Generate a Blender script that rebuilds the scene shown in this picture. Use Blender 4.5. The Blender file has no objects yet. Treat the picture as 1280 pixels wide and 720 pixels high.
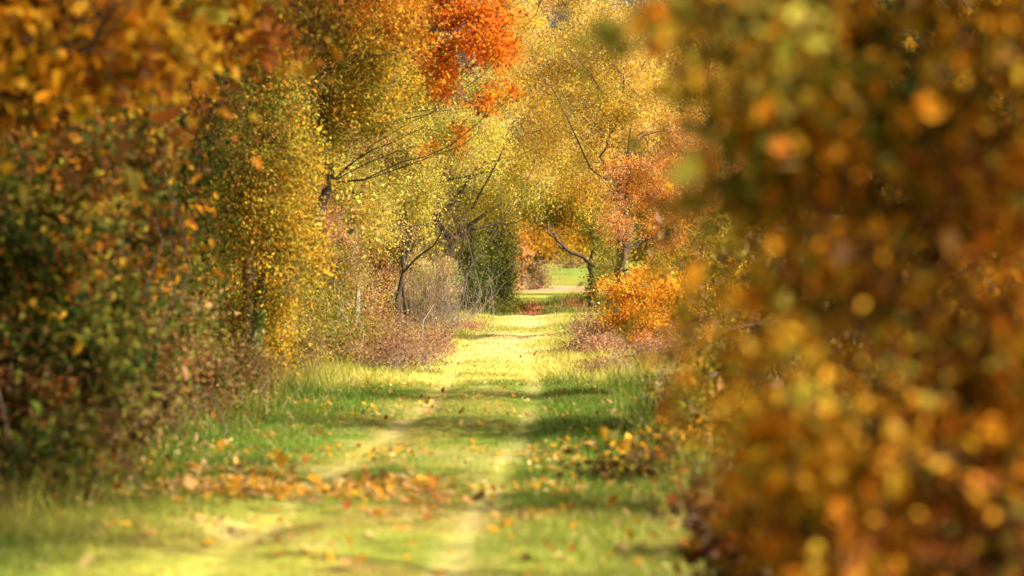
import bpy, math
import numpy as np
from mathutils import Matrix, Vector

# ------------------------------------------------------------------ camera, sky, sun, exposure
SC = bpy.context.scene
COL = SC.collection
F = 3630.0            # focal length in pixels of a 1280 px wide picture
EYE = 1.5
VX, VY = 690.0, 345.0  # where the track's direction meets the horizon, pixels

cam = bpy.data.cameras.new('camera')
cam.sensor_width = 36.0
cam.lens = 36.0 * F / 1280.0
cam.shift_x = -(VX - 640.0) / 1280.0
cam.shift_y = -(360.0 - VY) / 1280.0
cam.clip_start = 0.1
cam.clip_end = 6000.0
cam.dof.use_dof = True
cam.dof.focus_distance = 66.0
cam.dof.aperture_fstop = (cam.lens / 1000.0) / 0.055
cam.dof.aperture_blades = 0
cam_o = bpy.data.objects.new('camera', cam)
COL.objects.link(cam_o)
cam_o.location = (0, 0, EYE)
cam_o.rotation_euler = (math.radians(90), 0, 0)
SC.camera = cam_o

SUN_EL, SUN_AZ = 38.0, 72.0      # elevation; angle behind the camera towards its right
el, az = math.radians(SUN_EL), math.radians(SUN_AZ)
to_sun = Vector((math.sin(az) * math.cos(el), -math.cos(az) * math.cos(el), math.sin(el)))
sun = bpy.data.lights.new('sun', 'SUN')
sun.energy = 5.0
sun.angle = math.radians(0.5)
sun.color = (1.0, 0.87, 0.64)
sun_o = bpy.data.objects.new('sun', sun)
COL.objects.link(sun_o)
sun_o.rotation_euler = to_sun.to_track_quat('Z', 'Y').to_euler()

W = bpy.data.worlds.new('World')
SC.world = W
W.use_nodes = True
sky = W.node_tree.nodes.new('ShaderNodeTexSky')
sky.sky_type = 'NISHITA'
sky.sun_disc = False
sky.sun_elevation = el
sky.sun_rotation = math.pi - az
sky.dust_density = 9.0
sky.air_density = 0.7
sky.ozone_density = 0.3
bg = W.node_tree.nodes['Background']
bg.inputs['Strength'].default_value = 0.07
W.node_tree.links.new(sky.outputs[0], bg.inputs['Color'])

SC.view_settings.view_transform = 'Standard'
SC.view_settings.look = 'None'
SC.view_settings.exposure = 1.4
SC.view_settings.gamma = 1.0
SC.cycles.max_bounces = 8
SC.cycles.diffuse_bounces = 4
SC.cycles.transmission_bounces = 5
SC.cycles.glossy_bounces = 2
SC.cycles.use_denoising = True

RNG = np.random.default_rng(11)


# ------------------------------------------------------------------ helpers
def at(px, py, Y):
    """the point at depth Y seen at pixel (px, py)"""
    return np.array([(px - VX) * Y / F, Y, EYE + (VY - py) * Y / F])


def hash3(i, j, k, s):
    h = (i * 374761393 + j * 668265263 + k * 2147483647 + s * 974634541) & 0xFFFFFFFF
    h = ((h ^ (h >> 13)) * 1274126177) & 0xFFFFFFFF
    h = h ^ (h >> 16)
    return (h & 0xFFFFFF) / float(0xFFFFFF)


def noise(p, scale, seed=0):
    """smooth value noise 0..1 at points p (N,3)"""
    q = np.asarray(p, float) / scale
    i0 = np.floor(q).astype(np.int64)
    f = q - i0
    f = f * f * (3 - 2 * f)
    out = 0
    for a in (0, 1):
        for b in (0, 1):
            for c in (0, 1):
                w = (f[:, 0] if a else 1 - f[:, 0]) * (f[:, 1] if b else 1 - f[:, 1]) * (f[:, 2] if c else 1 - f[:, 2])
                out = out + w * hash3(i0[:, 0] + a, i0[:, 1] + b, i0[:, 2] + c, seed)
    return out


def noise2(x, y, scale, seed=0):
    p = np.stack([x, y, np.zeros_like(x)], 1)
    return 0.65 * noise(p, scale, seed) + 0.35 * noise(p, scale * 0.43, seed + 7)


def unit(v):
    return v / np.maximum(np.linalg.norm(v, axis=-1, keepdims=True), 1e-9)


PROFILE_Y = [-400, 0, 100, 109, 113, 118, 126, 140, 160, 200, 300, 420, 700, 3000]
PROFILE_Z = [0.0, 0, 0.0, 0.02, -0.12, -0.06, 0.10, 0.36, 0.62, 0.82, 2.1, 3.6, 5.0, 5.0]


def ground_z(x, y):
    x = np.atleast_1d(np.asarray(x, float)); y = np.atleast_1d(np.asarray(y, float))
    z = np.interp(y, PROFILE_Y, PROFILE_Z)
    n = noise2(x, y, 2.3, 3) - 0.5
    z = z + 0.10 * n * np.clip(1.2 - np.abs(y - 40) / 120, 0.0, 1)
    rut = np.exp(-((x + 0.5 + rut_w(y)) / 0.20) ** 2) + np.exp(-((x + 1.75 + rut_w(y)) / 0.22) ** 2)
    z = z - 0.035 * rut * (y < 112)
    z = z + 0.12 * np.clip((-3.2 - x) / 1.5, 0, 2) * (y < 112)
    return z


def rut_w(y):
    return 0.18 * np.sin(y * 0.11 + 0.6) - 0.10 + 0.006 * np.clip(y - 40, 0, 60)


def gz(x, y):
    return float(ground_z(x, y)[0])


# ------------------------------------------------------------------ materials
def new_mat(name):
    m = bpy.data.materials.new(name)
    m.use_nodes = True
    nt = m.node_tree
    nt.nodes.clear()
    return m, nt, nt.nodes.new('ShaderNodeOutputMaterial')


def leaf_material(name, trans=0.48, rough=0.6, spec=0.10):
    m, nt, out = new_mat(name)
    N, L = nt.nodes, nt.links
    a = N.new('ShaderNodeAttribute'); a.attribute_name = 'leaf_colour'
    tc = N.new('ShaderNodeTexCoord')
    nz = N.new('ShaderNodeTexNoise'); nz.inputs['Scale'].default_value = 45.0; nz.inputs['Detail'].default_value = 3
    L.new(tc.outputs['Object'], nz.inputs['Vector'])
    mr = N.new('ShaderNodeMapRange'); mr.inputs[1].default_value = 0.3; mr.inputs[2].default_value = 0.7
    mr.inputs[3].default_value = 0.72; mr.inputs[4].default_value = 1.2
    L.new(nz.outputs['Fac'], mr.inputs[0])
    mx = N.new('ShaderNodeMix'); mx.data_type = 'RGBA'; mx.blend_type = 'MULTIPLY'; mx.inputs[0].default_value = 1.0
    L.new(a.outputs['Color'], mx.inputs[6]); L.new(mr.outputs[0], mx.inputs[7])
    d = N.new('ShaderNodeBsdfPrincipled'); d.inputs['Roughness'].default_value = rough
    d.inputs['Specular IOR Level'].default_value = spec
    t = N.new('ShaderNodeBsdfTranslucent')
    L.new(mx.outputs[2], d.inputs['Base Color']); L.new(mx.outputs[2], t.inputs['Color'])
    ms = N.new('ShaderNodeMixShader'); ms.inputs[0].default_value = trans
    L.new(d.outputs[0], ms.inputs[1]); L.new(t.outputs[0], ms.inputs[2]); L.new(ms.outputs[0], out.inputs['Surface'])
    return m


def bark_material(name, c1, c2, c3=None):
    m, nt, out = new_mat(name)
    N, L = nt.nodes, nt.links
    tc = N.new('ShaderNodeTexCoord')
    mp = N.new('ShaderNodeMapping'); mp.inputs['Scale'].default_value = (9, 9, 2.2)
    L.new(tc.outputs['Object'], mp.inputs[0])
    nz = N.new('ShaderNodeTexNoise'); nz.inputs['Scale'].default_value = 2.5; nz.inputs['Detail'].default_value = 6
    L.new(mp.outputs[0], nz.inputs['Vector'])
    cr = N.new('ShaderNodeValToRGB')
    cr.color_ramp.elements[0].position = 0.35; cr.color_ramp.elements[0].color = (*c1, 1)
    cr.color_ramp.elements[1].position = 0.68; cr.color_ramp.elements[1].color = (*c2, 1)
    L.new(nz.outputs['Fac'], cr.inputs[0])
    d = N.new('ShaderNodeBsdfPrincipled'); d.inputs['Roughness'].default_value = 0.9
    col = cr.outputs[0]
    if c3:
        n2 = N.new('ShaderNodeTexNoise'); n2.inputs['Scale'].default_value = 3.0; n2.inputs['Detail'].default_value = 4
        L.new(tc.outputs['Object'], n2.inputs['Vector'])
        mr = N.new('ShaderNodeMapRange'); mr.inputs[1].default_value = 0.42; mr.inputs[2].default_value = 0.58
        L.new(n2.outputs['Fac'], mr.inputs[0])
        mx = N.new('ShaderNodeMix'); mx.data_type = 'RGBA'
        L.new(mr.outputs[0], mx.inputs[0]); L.new(col, mx.inputs[6]); mx.inputs[7].default_value = (*c3, 1)
        col = mx.outputs[2]
    L.new(col, d.inputs['Base Color'])
    b = N.new('ShaderNodeBump'); b.inputs['Strength'].default_value = 0.6; b.inputs['Distance'].default_value = 0.02
    L.new(nz.outputs['Fac'], b.inputs['Height']); L.new(b.outputs[0], d.inputs['Normal'])
    L.new(d.outputs[0], out.inputs['Surface'])
    return m


LEAF = leaf_material('leaf')
GRASS = leaf_material('grass_blade', 0.42, 0.6, 0.1)
BARK = bark_material('dark_bark', (0.018, 0.012, 0.008), (0.06, 0.042, 0.03))
MOSSY = bark_material('mossy_bark', (0.035, 0.028, 0.018), (0.12, 0.10, 0.06), (0.09, 0.15, 0.03))
TWIG = bark_material('twig_bark', (0.05, 0.032, 0.022), (0.15, 0.10, 0.07))
GREY = bark_material('grey_twig', (0.11, 0.085, 0.07), (0.28, 0.22, 0.18))

# leaf colours (albedo)
C = dict(
    lemon=(0.68, 0.56, 0.11), yellow=(0.70, 0.47, 0.05), gold=(0.66, 0.36, 0.03), amber=(0.62, 0.26, 0.015),
    orange=(0.64, 0.21, 0.015), redorange=(0.66, 0.15, 0.014), red=(0.38, 0.045, 0.015), rust=(0.30, 0.10, 0.02),
    brown=(0.17, 0.085, 0.03), darkbrown=(0.075, 0.04, 0.018), olive=(0.21, 0.19, 0.03), yolive=(0.34, 0.28, 0.035),
    ygreen=(0.44, 0.42, 0.055), green=(0.13, 0.18, 0.025), dkgreen=(0.04, 0.065, 0.014), mauve=(0.27, 0.14, 0.11),
    pink=(0.50, 0.27, 0.17), peach=(0.70, 0.40, 0.15), tan=(0.36, 0.24, 0.10), straw=(0.60, 0.45, 0.20), grey=(0.27, 0.23, 0.17),
    redpink=(0.50, 0.12, 0.08))


def pal(**kw):
    names = list(kw)
    w = np.array([kw[n] for n in names], float)
    return np.array([C[n] for n in names]), w / w.sum()


# ------------------------------------------------------------------ mesh makers
def mesh_quads(name, verts, faces, mat, colours=None, smooth=False):
    """faces (M,k) with one k for all"""
    me = bpy.data.meshes.new(name)
    k = faces.shape[1]
    me.vertices.add(len(verts)); me.vertices.foreach_set('co', np.ascontiguousarray(verts, np.float32).ravel())
    me.loops.add(faces.size); me.loops.foreach_set('vertex_index', np.ascontiguousarray(faces, np.int32).ravel())
    me.polygons.add(len(faces))
    me.polygons.foreach_set('loop_start', np.arange(0, faces.size, k, dtype=np.int32))
    me.polygons.foreach_set('loop_total', np.full(len(faces), k, np.int32))
    if smooth:
        me.polygons.foreach_set('use_smooth', np.ones(len(faces), bool))
    if colours is not None:
        at_ = me.attributes.new('leaf_colour', 'FLOAT_COLOR', 'FACE')
        c4 = np.ones((len(faces), 4), np.float32); c4[:, :3] = colours
        at_.data.foreach_set('color', c4.ravel())
    me.update()
    me.materials.append(mat)
    return me


def link(name, data, parent=None, kind=None, label=None, cat=None, group=None, loc=None):
    o = bpy.data.objects.new(name, data)
    COL.objects.link(o)
    if loc is not None:
        o.location = loc
    if parent is not None:
        o.parent = parent
    for k, v in (('kind', kind), ('label', label), ('category', cat), ('group', group)):
        if v:
            o[k] = v
    return o


def leaves_arrays(pos, outward, size, cols, rng, fine, droop=0.35, flat=0.5, wide=0.62):
    n = len(pos)
    d = unit(rng.normal(size=(n, 3)) + outward * 0.7 + np.array([0, 0, -droop]))
    nrm = rng.normal(size=(n, 3)) + np.array([0.15, -0.25, flat])
    nrm = unit(nrm - d * np.sum(nrm * d, 1, keepdims=True))
    s = np.cross(d, nrm)
    L = size * np.exp(rng.normal(size=(n, 1)) * 0.30) * np.ones((n, 1))
    Wd = L * wide * rng.uniform(0.75, 1.15, (n, 1))
    if fine:
        up = 0.16 * Wd
        v = np.stack([pos, pos + d * 0.28 * L + s * 0.42 * Wd + nrm * up, pos + d * 0.66 * L + s * 0.40 * Wd + nrm * up,
                      pos + d * L - nrm * 0.12 * L, pos + d * 0.66 * L - s * 0.40 * Wd + nrm * up, pos + d * 0.28 * L - s * 0.42 * Wd + nrm * up], 1)
        b = np.arange(n)[:, None] * 6
        f = np.concatenate([b + np.array([[0, 1, 2, 3]]), b + np.array([[0, 3, 4, 5]])], 1).reshape(-1, 4)
        return v.reshape(-1, 3), f, np.repeat(cols, 2, 0)
    v = np.stack([pos, pos + d * 0.5 * L + s * 0.5 * Wd + nrm * 0.1 * L, pos + d * L, pos + d * 0.5 * L - s * 0.5 * Wd + nrm * 0.05 * L], 1)
    f = (np.arange(n)[:, None] * 4 + np.arange(4)[None])
    return v.reshape(-1, 3), f, cols


def tube(points, radii, sides=6, rng=None, rough=0.0):
    """vertices and quads of a tapered tube along points"""
    P = np.asarray(points, float); R = np.asarray(radii, float)
    T = unit(np.gradient(P, axis=0))
    ref = np.where(np.abs(T[:, 2:3]) > 0.9, np.array([[1.0, 0, 0]]), np.array([[0, 0, 1.0]]))
    U = unit(np.cross(T, ref)); V = np.cross(T, U)
    ang = np.arange(sides) * 2 * math.pi / sides
    rr = R[:, None] * np.ones((1, sides))
    if rough and rng is not None:
        rr = rr * (1 + rough * rng.normal(size=rr.shape))
    v = P[:, None] + rr[..., None] * (np.cos(ang)[None, :, None] * U[:, None] + np.sin(ang)[None, :, None] * V[:, None])
    n = len(P)
    i = np.arange(n - 1)[:, None] * sides; j = np.arange(sides)[None]; j2 = (j + 1) % sides
    f = np.stack([i + j, i + j2, i + sides + j2, i + sides + j], -1).reshape(-1, 4)
    return v.reshape(-1, 3), f


def join(parts):
    vs, fs, o = [], [], 0
    for v, f in parts:
        vs.append(v); fs.append(f + o); o += len(v)
    return np.concatenate(vs), np.concatenate(fs)


def curve(a, b, bend, rng, n=6, sag=0.0):
    a = np.asarray(a, float); b = np.asarray(b, float)
    t = np.linspace(0, 1, n)[:, None]
    d = np.linalg.norm(b - a)
    p = a + (b - a) * t
    m = rng.normal(size=3) * bend * d; m[2] += sag * d
    p = p + np.sin(t * math.pi) * m
    p[1:-1] += rng.normal(size=(n - 2, 3)) * d * 0.018
    return p


def B(px, py, Y, rx, ry, palette, depth=None, w=1.0):
    """one foliage mass: pixel centre and half sizes at depth Y"""
    c = at(px, py, Y)
    a = rx * Y / F; b = ry * Y / F
    return dict(c=c, r=np.array([a, depth if depth else max(a, b) * 0.9, b]), p=palette, w=w)


def W3(x, y, z, rx, ry, rz, palette, w=1.0):
    return dict(c=np.array([x, y, z], float), r=np.array([rx, ry, rz], float), p=palette, w=w)


LEAF_TOTAL = [0]
FINER, MORE = 0.86, 1.2


def foliage(blobs, n_clumps, per, size, clump_r, seed, fine=False, gap=0.42, gap_scale=None, floor=True, droop=0.35, flat=0.5,
            wide=0.62, strays=0.12):
    rng = np.random.default_rng(seed)
    vol = np.array([np.prod(b['r']) ** 0.8 * b['w'] for b in blobs]); vol /= vol.sum()
    cl, out, cp = [], [], []
    rmean = float(np.mean([b['r'].mean() for b in blobs]))
    gs = gap_scale or rmean * 0.55
    for b, v in zip(blobs, vol):
        k = max(4, int(n_clumps * v))
        m = k * 3
        d = unit(rng.normal(size=(m, 3)))
        rad = rng.uniform(0, 1, (m, 1)) ** 0.42
        wob = 0.58 + 0.84 * noise(d * 2.2 + seed, 0.7, seed)[:, None]      # an uneven outline
        p = b['c'] + d * rad * wob * b['r']
        keep = noise(p, gs, seed + 5) > gap
        p = p[keep][:k]; d = d[keep][:k]
        cl.append(p); out.append(d)
        ci = rng.choice(len(b['p'][1]), len(p), p=b['p'][1])
        cp.append(b['p'][0][ci])
    cl = np.concatenate(cl); out = np.concatenate(out); cp = np.concatenate(cp)
    n = len(cl)
    if not fine:
        size = size * FINER; per = per * MORE
    cnt = rng.poisson(per * rng.uniform(0.45, 1.5, n))
    idx = np.repeat(np.arange(n), cnt)
    N = len(idx)
    cs = clump_r * rng.uniform(0.6, 1.35, n)
    pos = cl[idx] + rng.normal(size=(N, 3)) * cs[idx][:, None] * np.array([0.8, 0.8, 0.6])
    axis = unit(out + rng.normal(size=(n, 3)) * 0.6 + np.array([0, 0, -0.25]))      # sprays run outwards
    pos += axis[idx] * (rng.normal(size=N) * 1.35 * cs[idx])[:, None]
    cols = cp[idx].copy()
    # single leaves that have turned differently from their spray
    allp = np.concatenate([b['p'][0] for b in blobs])
    st = rng.uniform(size=N) < strays
    cols[st] = allp[rng.integers(0, len(allp), st.sum())]
    cols *= (rng.uniform(0.6, 1.35, n)[idx] * rng.uniform(0.82, 1.2, N))[:, None]
    cols *= 1 + rng.normal(size=(N, 3)) * 0.05
    cols = np.clip(cols, 0.01, 0.8)
    if floor:
        g = ground_z(pos[:, 0], pos[:, 1]) + 0.02
        ok = pos[:, 2] > g
        pos, cols, idx = pos[ok], cols[ok], idx[ok]
    v, f, c = leaves_arrays(pos, out[idx], size, cols, rng, fine, droop, flat, wide)
    LEAF_TOTAL[0] += len(f)
    return v, f, c, cl


def plant(name, label, cat, base, blobs, clumps, per, size, clump_r, seed, trunk_top=None, trunk_r=0.12, bark=None, fine=False,
          crown='crown', group=None, limb_r=0.05, twigs=90, twig_r=0.008, gap=0.42, droop=0.35, flat=0.5, wide=0.62, stems=0, bend=0.12,
          gap_scale=None, lean=0.0, strays=0.12, extra_limbs=()):
    rng = np.random.default_rng(seed + 1000)
    bark = bark or BARK
    bx, by = base
    base3 = np.array([bx, by, gz(bx, by) - 0.05])
    root = link(name, None, label=label, cat=cat, group=group, loc=base3)
    root.empty_display_size = 0.3
    v, f, c, cl = foliage(blobs, clumps, per, size, clump_r, seed, fine, gap, gap_scale, True, droop, flat, wide, strays)
    link(crown, mesh_quads(crown, v - base3, f, LEAF, c), root, kind='stuff')
    nodes, forks = [], []
    if trunk_top is not None:
        tp = curve(base3, trunk_top, 0.04 + lean, rng, 10)
        tp[0] = base3
        tr = np.linspace(1, 0.12, 10) ** 1.1 * trunk_r; tr[0] *= 1.45; tr[1] *= 1.12
        tv, tf = tube(tp, tr, 9, rng, 0.06)
        link('trunk', mesh_quads('trunk', tv - base3, tf, bark, smooth=True), root)
        nodes.append(tp[3:])
        zs = tp[:, 2]
        for b in blobs:
            hz = b['c'][2] - 0.55 * np.linalg.norm((b['c'] - tp[5])[:2])
            i = int(np.clip(np.searchsorted(zs, hz), 3, 9)) if zs[-1] > zs[0] else 5
            lp = curve(tp[i], b['c'], bend, rng, 8, sag=0.08)
            r0 = min(limb_r, tr[i] * 0.75)
            lv, lf = tube(lp, np.linspace(r0, r0 * 0.25, 8), 6, rng, 0.05)
            link('limb', mesh_quads('limb', lv - base3, lf, bark, smooth=True), root)
            nodes.append(lp[2:])
        for pts, r0 in extra_limbs:
            pts = np.array(pts)
            t = np.linspace(0, 1, 12); tt = np.linspace(0, 1, len(pts))
            lp = np.stack([np.interp(t, tt, pts[:, a]) for a in range(3)], 1)
            lp[1:-1] += rng.normal(size=(10, 3)) * 0.25 * r0
            lv, lf = tube(lp, np.linspace(r0, r0 * 0.3, 12), 6, rng, 0.07)
            link('limb', mesh_quads('limb', lv - base3, lf, bark, smooth=True), root)
            nodes.append(lp[4:])
            for q in range(5):
                i = int(rng.integers(3, 12)); ln_ = np.linalg.norm(lp[-1] - lp[0]) * rng.uniform(0.15, 0.35)
                dr = unit(unit(lp[min(i, 11)] - lp[i - 2]) + rng.normal(size=3) * 0.65 + np.array([0, 0, 0.2]))
                fp = curve(lp[i], lp[i] + dr * ln_, 0.10, rng, 6)
                forks.append(tube(fp, np.linspace(r0 * (1 - 0.7 * i / 11) * 0.6, r0 * 0.1, 6), 5))
                nodes.append(fp[2:])
    parts = list(forks)
    for k in range(stems):
        b = blobs[rng.integers(len(blobs))]
        tgt = b['c'] + unit(rng.normal(size=3)) * b['r'] * rng.uniform(0.3, 1.0)
        st = np.array([b['c'][0] * 0.75 + bx * 0.25, b['c'][1] * 0.75 + by * 0.25, 0]) + np.append(rng.normal(size=2) * 0.5 * b['r'][:2], 0)
        st[2] = gz(st[0], st[1])
        lp = curve(st, tgt, 0.10, rng, 6, sag=0.05)
        parts.append(tube(lp, np.linspace(twig_r * 2.2, twig_r * 0.6, 6), 4))
        nodes.append(lp[2:])
    if nodes and twigs:
        nd = np.concatenate(nodes)
        for i in rng.choice(len(cl), min(twigs, len(cl)), replace=False):
            t = cl[i]
            j = np.argmin(np.linalg.norm(nd - t, axis=1))
            if np.linalg.norm(nd[j] - t) > 4:
                continue
            lp = curve(nd[j], t + unit(rng.normal(size=3)) * clump_r, 0.08, rng, 4, 0.05)
            parts.append(tube(lp, np.linspace(twig_r * 1.6, twig_r * 0.5, 4), 3))
    if parts:
        tv, tf = join(parts)
        link('twigs', mesh_quads('twigs', tv - base3, tf, TWIG if bark is BARK else bark), root, kind='stuff')
    return root


def copy_plant(src, x, y, rot, scale, label, group):
    """the thing and each of its parts again, meshes shared"""
    r = src.copy(); COL.objects.link(r)
    r.location = (x, y, gz(x, y) - 0.05)
    r.rotation_euler = (0, 0, rot)
    r.scale = (scale, scale, scale)
    r['label'] = label; r['group'] = group
    for ch in src.children:
        c = ch.copy(); COL.objects.link(c); c.parent = r
    return r


# ------------------------------------------------------------------ ground
GC = dict(lush=(0.085, 0.17, 0.014), green=(0.125, 0.19, 0.02), yg=(0.30, 0.31, 0.05), yellow=(0.50, 0.46, 0.11),
          dry=(0.66, 0.54, 0.26), soil=(0.26, 0.15, 0.055), olive=(0.22, 0.19, 0.035), pink=(0.34, 0.17, 0.10), red=(0.42, 0.16, 0.08),
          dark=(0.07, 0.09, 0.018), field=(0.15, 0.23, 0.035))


def sm(a, b, x):
    t = np.clip((x - a) / (b - a), 0, 1)
    return t * t * (3 - 2 * t)


def ground_colour(x, y):
    n1 = noise2(x, y * 0.6, 1.7, 21); n2 = noise2(x, y, 0.5, 22); n3 = noise2(x, y * 0.35, 3.2, 23)
    n4 = noise2(x, y * 0.5, 0.9, 24)

    def mix(a, b, t):
        t = np.asarray(t)
        if t.ndim == 1:
            t = t[:, None]
        return a * (1 - t) + b * t
    g = {k: np.array(v)[None] for k, v in GC.items()}
    one = np.ones((len(x), 1))
    col = mix(g['green'] * one, g['yg'], sm(0.35, 0.65, n1))
    # foremost stretch: yellowed short grass
    t = (1 - sm(17.5, 21, y + 2.5 * (n3 - .5))) * sm(-3.0, -1.7, x + 1.2 * (n1 - .5))
    col = mix(col, mix(g['yg'] * one, g['yellow'], sm(0.5, 0.85, n4)), 0.5 * t)
    near = 1 - sm(38, 42, y)
    col = mix(col, mix(g['olive'] * one, g['soil'], sm(0.5, 0.8, n2)), 0.75 * near * sm(0.52, 0.72, n4) )
    col = mix(col, g['dry'], 0.45 * near * sm(0.62, 0.78, noise2(x, y * 0.4, 0.7, 29)))
    # leafy olive stretch
    mid = sm(19, 23, y) * (1 - sm(37, 41, y))
    col = mix(col, mix(g['olive'] * one, g['green'], sm(0.4, 0.6, n2)), 0.7 * mid)
    # lush sides
    side = sm(0.5, 1.1, np.abs(x + 1.15) + 0.5 * (n1 - 0.5)) * sm(17, 22, y + 4 * (n3 - 0.5)) * (1 - sm(38, 42, y))
    col = mix(col, mix(g['lush'] * one, g['green'], sm(0.4, 0.7, n4)), 0.85 * side)
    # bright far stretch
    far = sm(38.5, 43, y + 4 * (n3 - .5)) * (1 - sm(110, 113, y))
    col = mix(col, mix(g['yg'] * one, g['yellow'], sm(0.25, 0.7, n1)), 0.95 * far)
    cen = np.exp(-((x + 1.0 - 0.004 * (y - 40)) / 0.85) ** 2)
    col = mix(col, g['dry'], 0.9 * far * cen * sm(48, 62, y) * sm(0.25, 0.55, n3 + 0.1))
    # wheel ruts
    rut = np.exp(-((x + 0.5 + rut_w(y)) / 0.09) ** 2) + np.exp(-((x + 1.75 + rut_w(y)) / 0.11) ** 2)
    col = mix(col, mix(g['dry'] * one, g['yellow'], sm(0.3, 0.7, n1)), np.clip(rut, 0, 1) * (0.15 + 0.45 * n4) * (1 - sm(60, 95, y)))
    # under the hedges: litter
    hed = sm(3.0, 3.7, -(x) + 0.6 * (n1 - 0.5)) + sm(1.5, 2.2, x + 0.6 * (n1 - .5))
    col = mix(col, mix(g['soil'] * one, g['olive'], sm(0.4, 0.6, n2)), np.clip(hed, 0, 1) * (y < 112) * 0.9)
    # beyond the crest
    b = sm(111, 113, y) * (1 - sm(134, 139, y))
    col = mix(col, mix(g['dark'] * one, g['green'], sm(0.45, 0.7, n1)), b)  # dark grass band: the trees' shade is painted into its colour
    tr = np.exp(-((x + 0.9) / 0.55) ** 2) + np.exp(-((x - 1.05) / 0.5) ** 2)
    col = mix(col, g['red'], np.clip(tr, 0, 1) * sm(113, 118, y) * (1 - sm(130, 136, y)))
    col = mix(col, g['yg'], sm(134, 139, y) * (1 - sm(158, 163, y)))
    col = mix(col, mix(g['pink'] * one, g['dry'], 0.4 * n1), sm(157, 163, y) * (1 - sm(195, 205, y)))
    fld = mix(g['field'] * one, g['yg'], 0.6 * np.clip(np.sin(y * 0.055 + 1.0) * 0.5 + 0.5 + 0.8 * (noise2(x, y, 22.0, 61) - 0.5), 0, 1))
    fld = mix(fld, g['olive'], 0.6 * sm(0.35, 0.75, noise2(x, y * 0.25, 5.0, 63)))
    fld = mix(fld, g['soil'], 0.5 * sm(0.55, 0.8, noise2(x, y * 0.3, 14.0, 62)))
    col = mix(col, fld, sm(195, 205, y))
    return np.clip(col, 0.01, 0.8)


def spaced(edges):
    out = []
    for a, b, s in edges:
        out.append(np.arange(a, b, s))
    return np.concatenate(out)


gx = np.concatenate([spaced([(-2500, -300, 300), (-300, -60, 40), (-60, -12, 4), (-12, -5, 0.5), (-5, 3, 0.10), (3, 12, 0.6), (12, 60, 4), (60, 300, 40), (300, 2501, 300)])])
gy = np.concatenate([spaced([(-400, -20, 60), (-20, 12, 4), (12, 45, 0.14), (45, 120, 0.4), (120, 220, 2), (220, 500, 10), (500, 3001, 250)])])
X, Y_ = np.meshgrid(gx, gy)
xf, yf = X.ravel(), Y_.ravel()
gv = np.stack([xf, yf, ground_z(xf, yf)], 1)
nx, ny = len(gx), len(gy)
ii = (np.arange(ny - 1)[:, None] * nx + np.arange(nx - 1)[None]).ravel()
gf = np.stack([ii, ii + 1, ii + nx + 1, ii + nx], 1)

m, nt, out = new_mat('ground')
N, L = nt.nodes, nt.links
a_ = N.new('ShaderNodeAttribute'); a_.attribute_name = 'soil_colour'
tc = N.new('ShaderNodeTexCoord')
nz = N.new('ShaderNodeTexNoise'); nz.inputs['Scale'].default_value = 9; nz.inputs['Detail'].default_value = 8; nz.inputs['Roughness'].default_value = 0.7
L.new(tc.outputs['Object'], nz.inputs['Vector'])
mr = N.new('ShaderNodeMapRange'); mr.inputs[1].default_value = 0.3; mr.inputs[2].default_value = 0.7; mr.inputs[3].default_value = 0.6; mr.inputs[4].default_value = 1.25
L.new(nz.outputs['Fac'], mr.inputs[0])
mx = N.new('ShaderNodeMix'); mx.data_type = 'RGBA'; mx.blend_type = 'MULTIPLY'; mx.inputs[0].default_value = 1
L.new(a_.outputs['Color'], mx.inputs[6]); L.new(mr.outputs[0], mx.inputs[7])
d_ = N.new('ShaderNodeBsdfPrincipled'); d_.inputs['Roughness'].default_value = 0.95; d_.inputs['Specular IOR Level'].default_value = 0.1
L.new(mx.outputs[2], d_.inputs['Base Color'])
bp = N.new('ShaderNodeBump'); bp.inputs['Strength'].default_value = 0.5; bp.inputs['Distance'].default_value = 0.03
L.new(nz.outputs['Fac'], bp.inputs['Height']); L.new(bp.outputs[0], d_.inputs['Normal'])
L.new(d_.outputs[0], out.inputs['Surface'])
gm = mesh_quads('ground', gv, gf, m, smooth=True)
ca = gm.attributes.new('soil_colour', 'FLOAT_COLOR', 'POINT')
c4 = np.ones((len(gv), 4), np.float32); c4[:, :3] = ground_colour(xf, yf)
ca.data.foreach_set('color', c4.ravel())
link('ground', gm, kind='structure')


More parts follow.
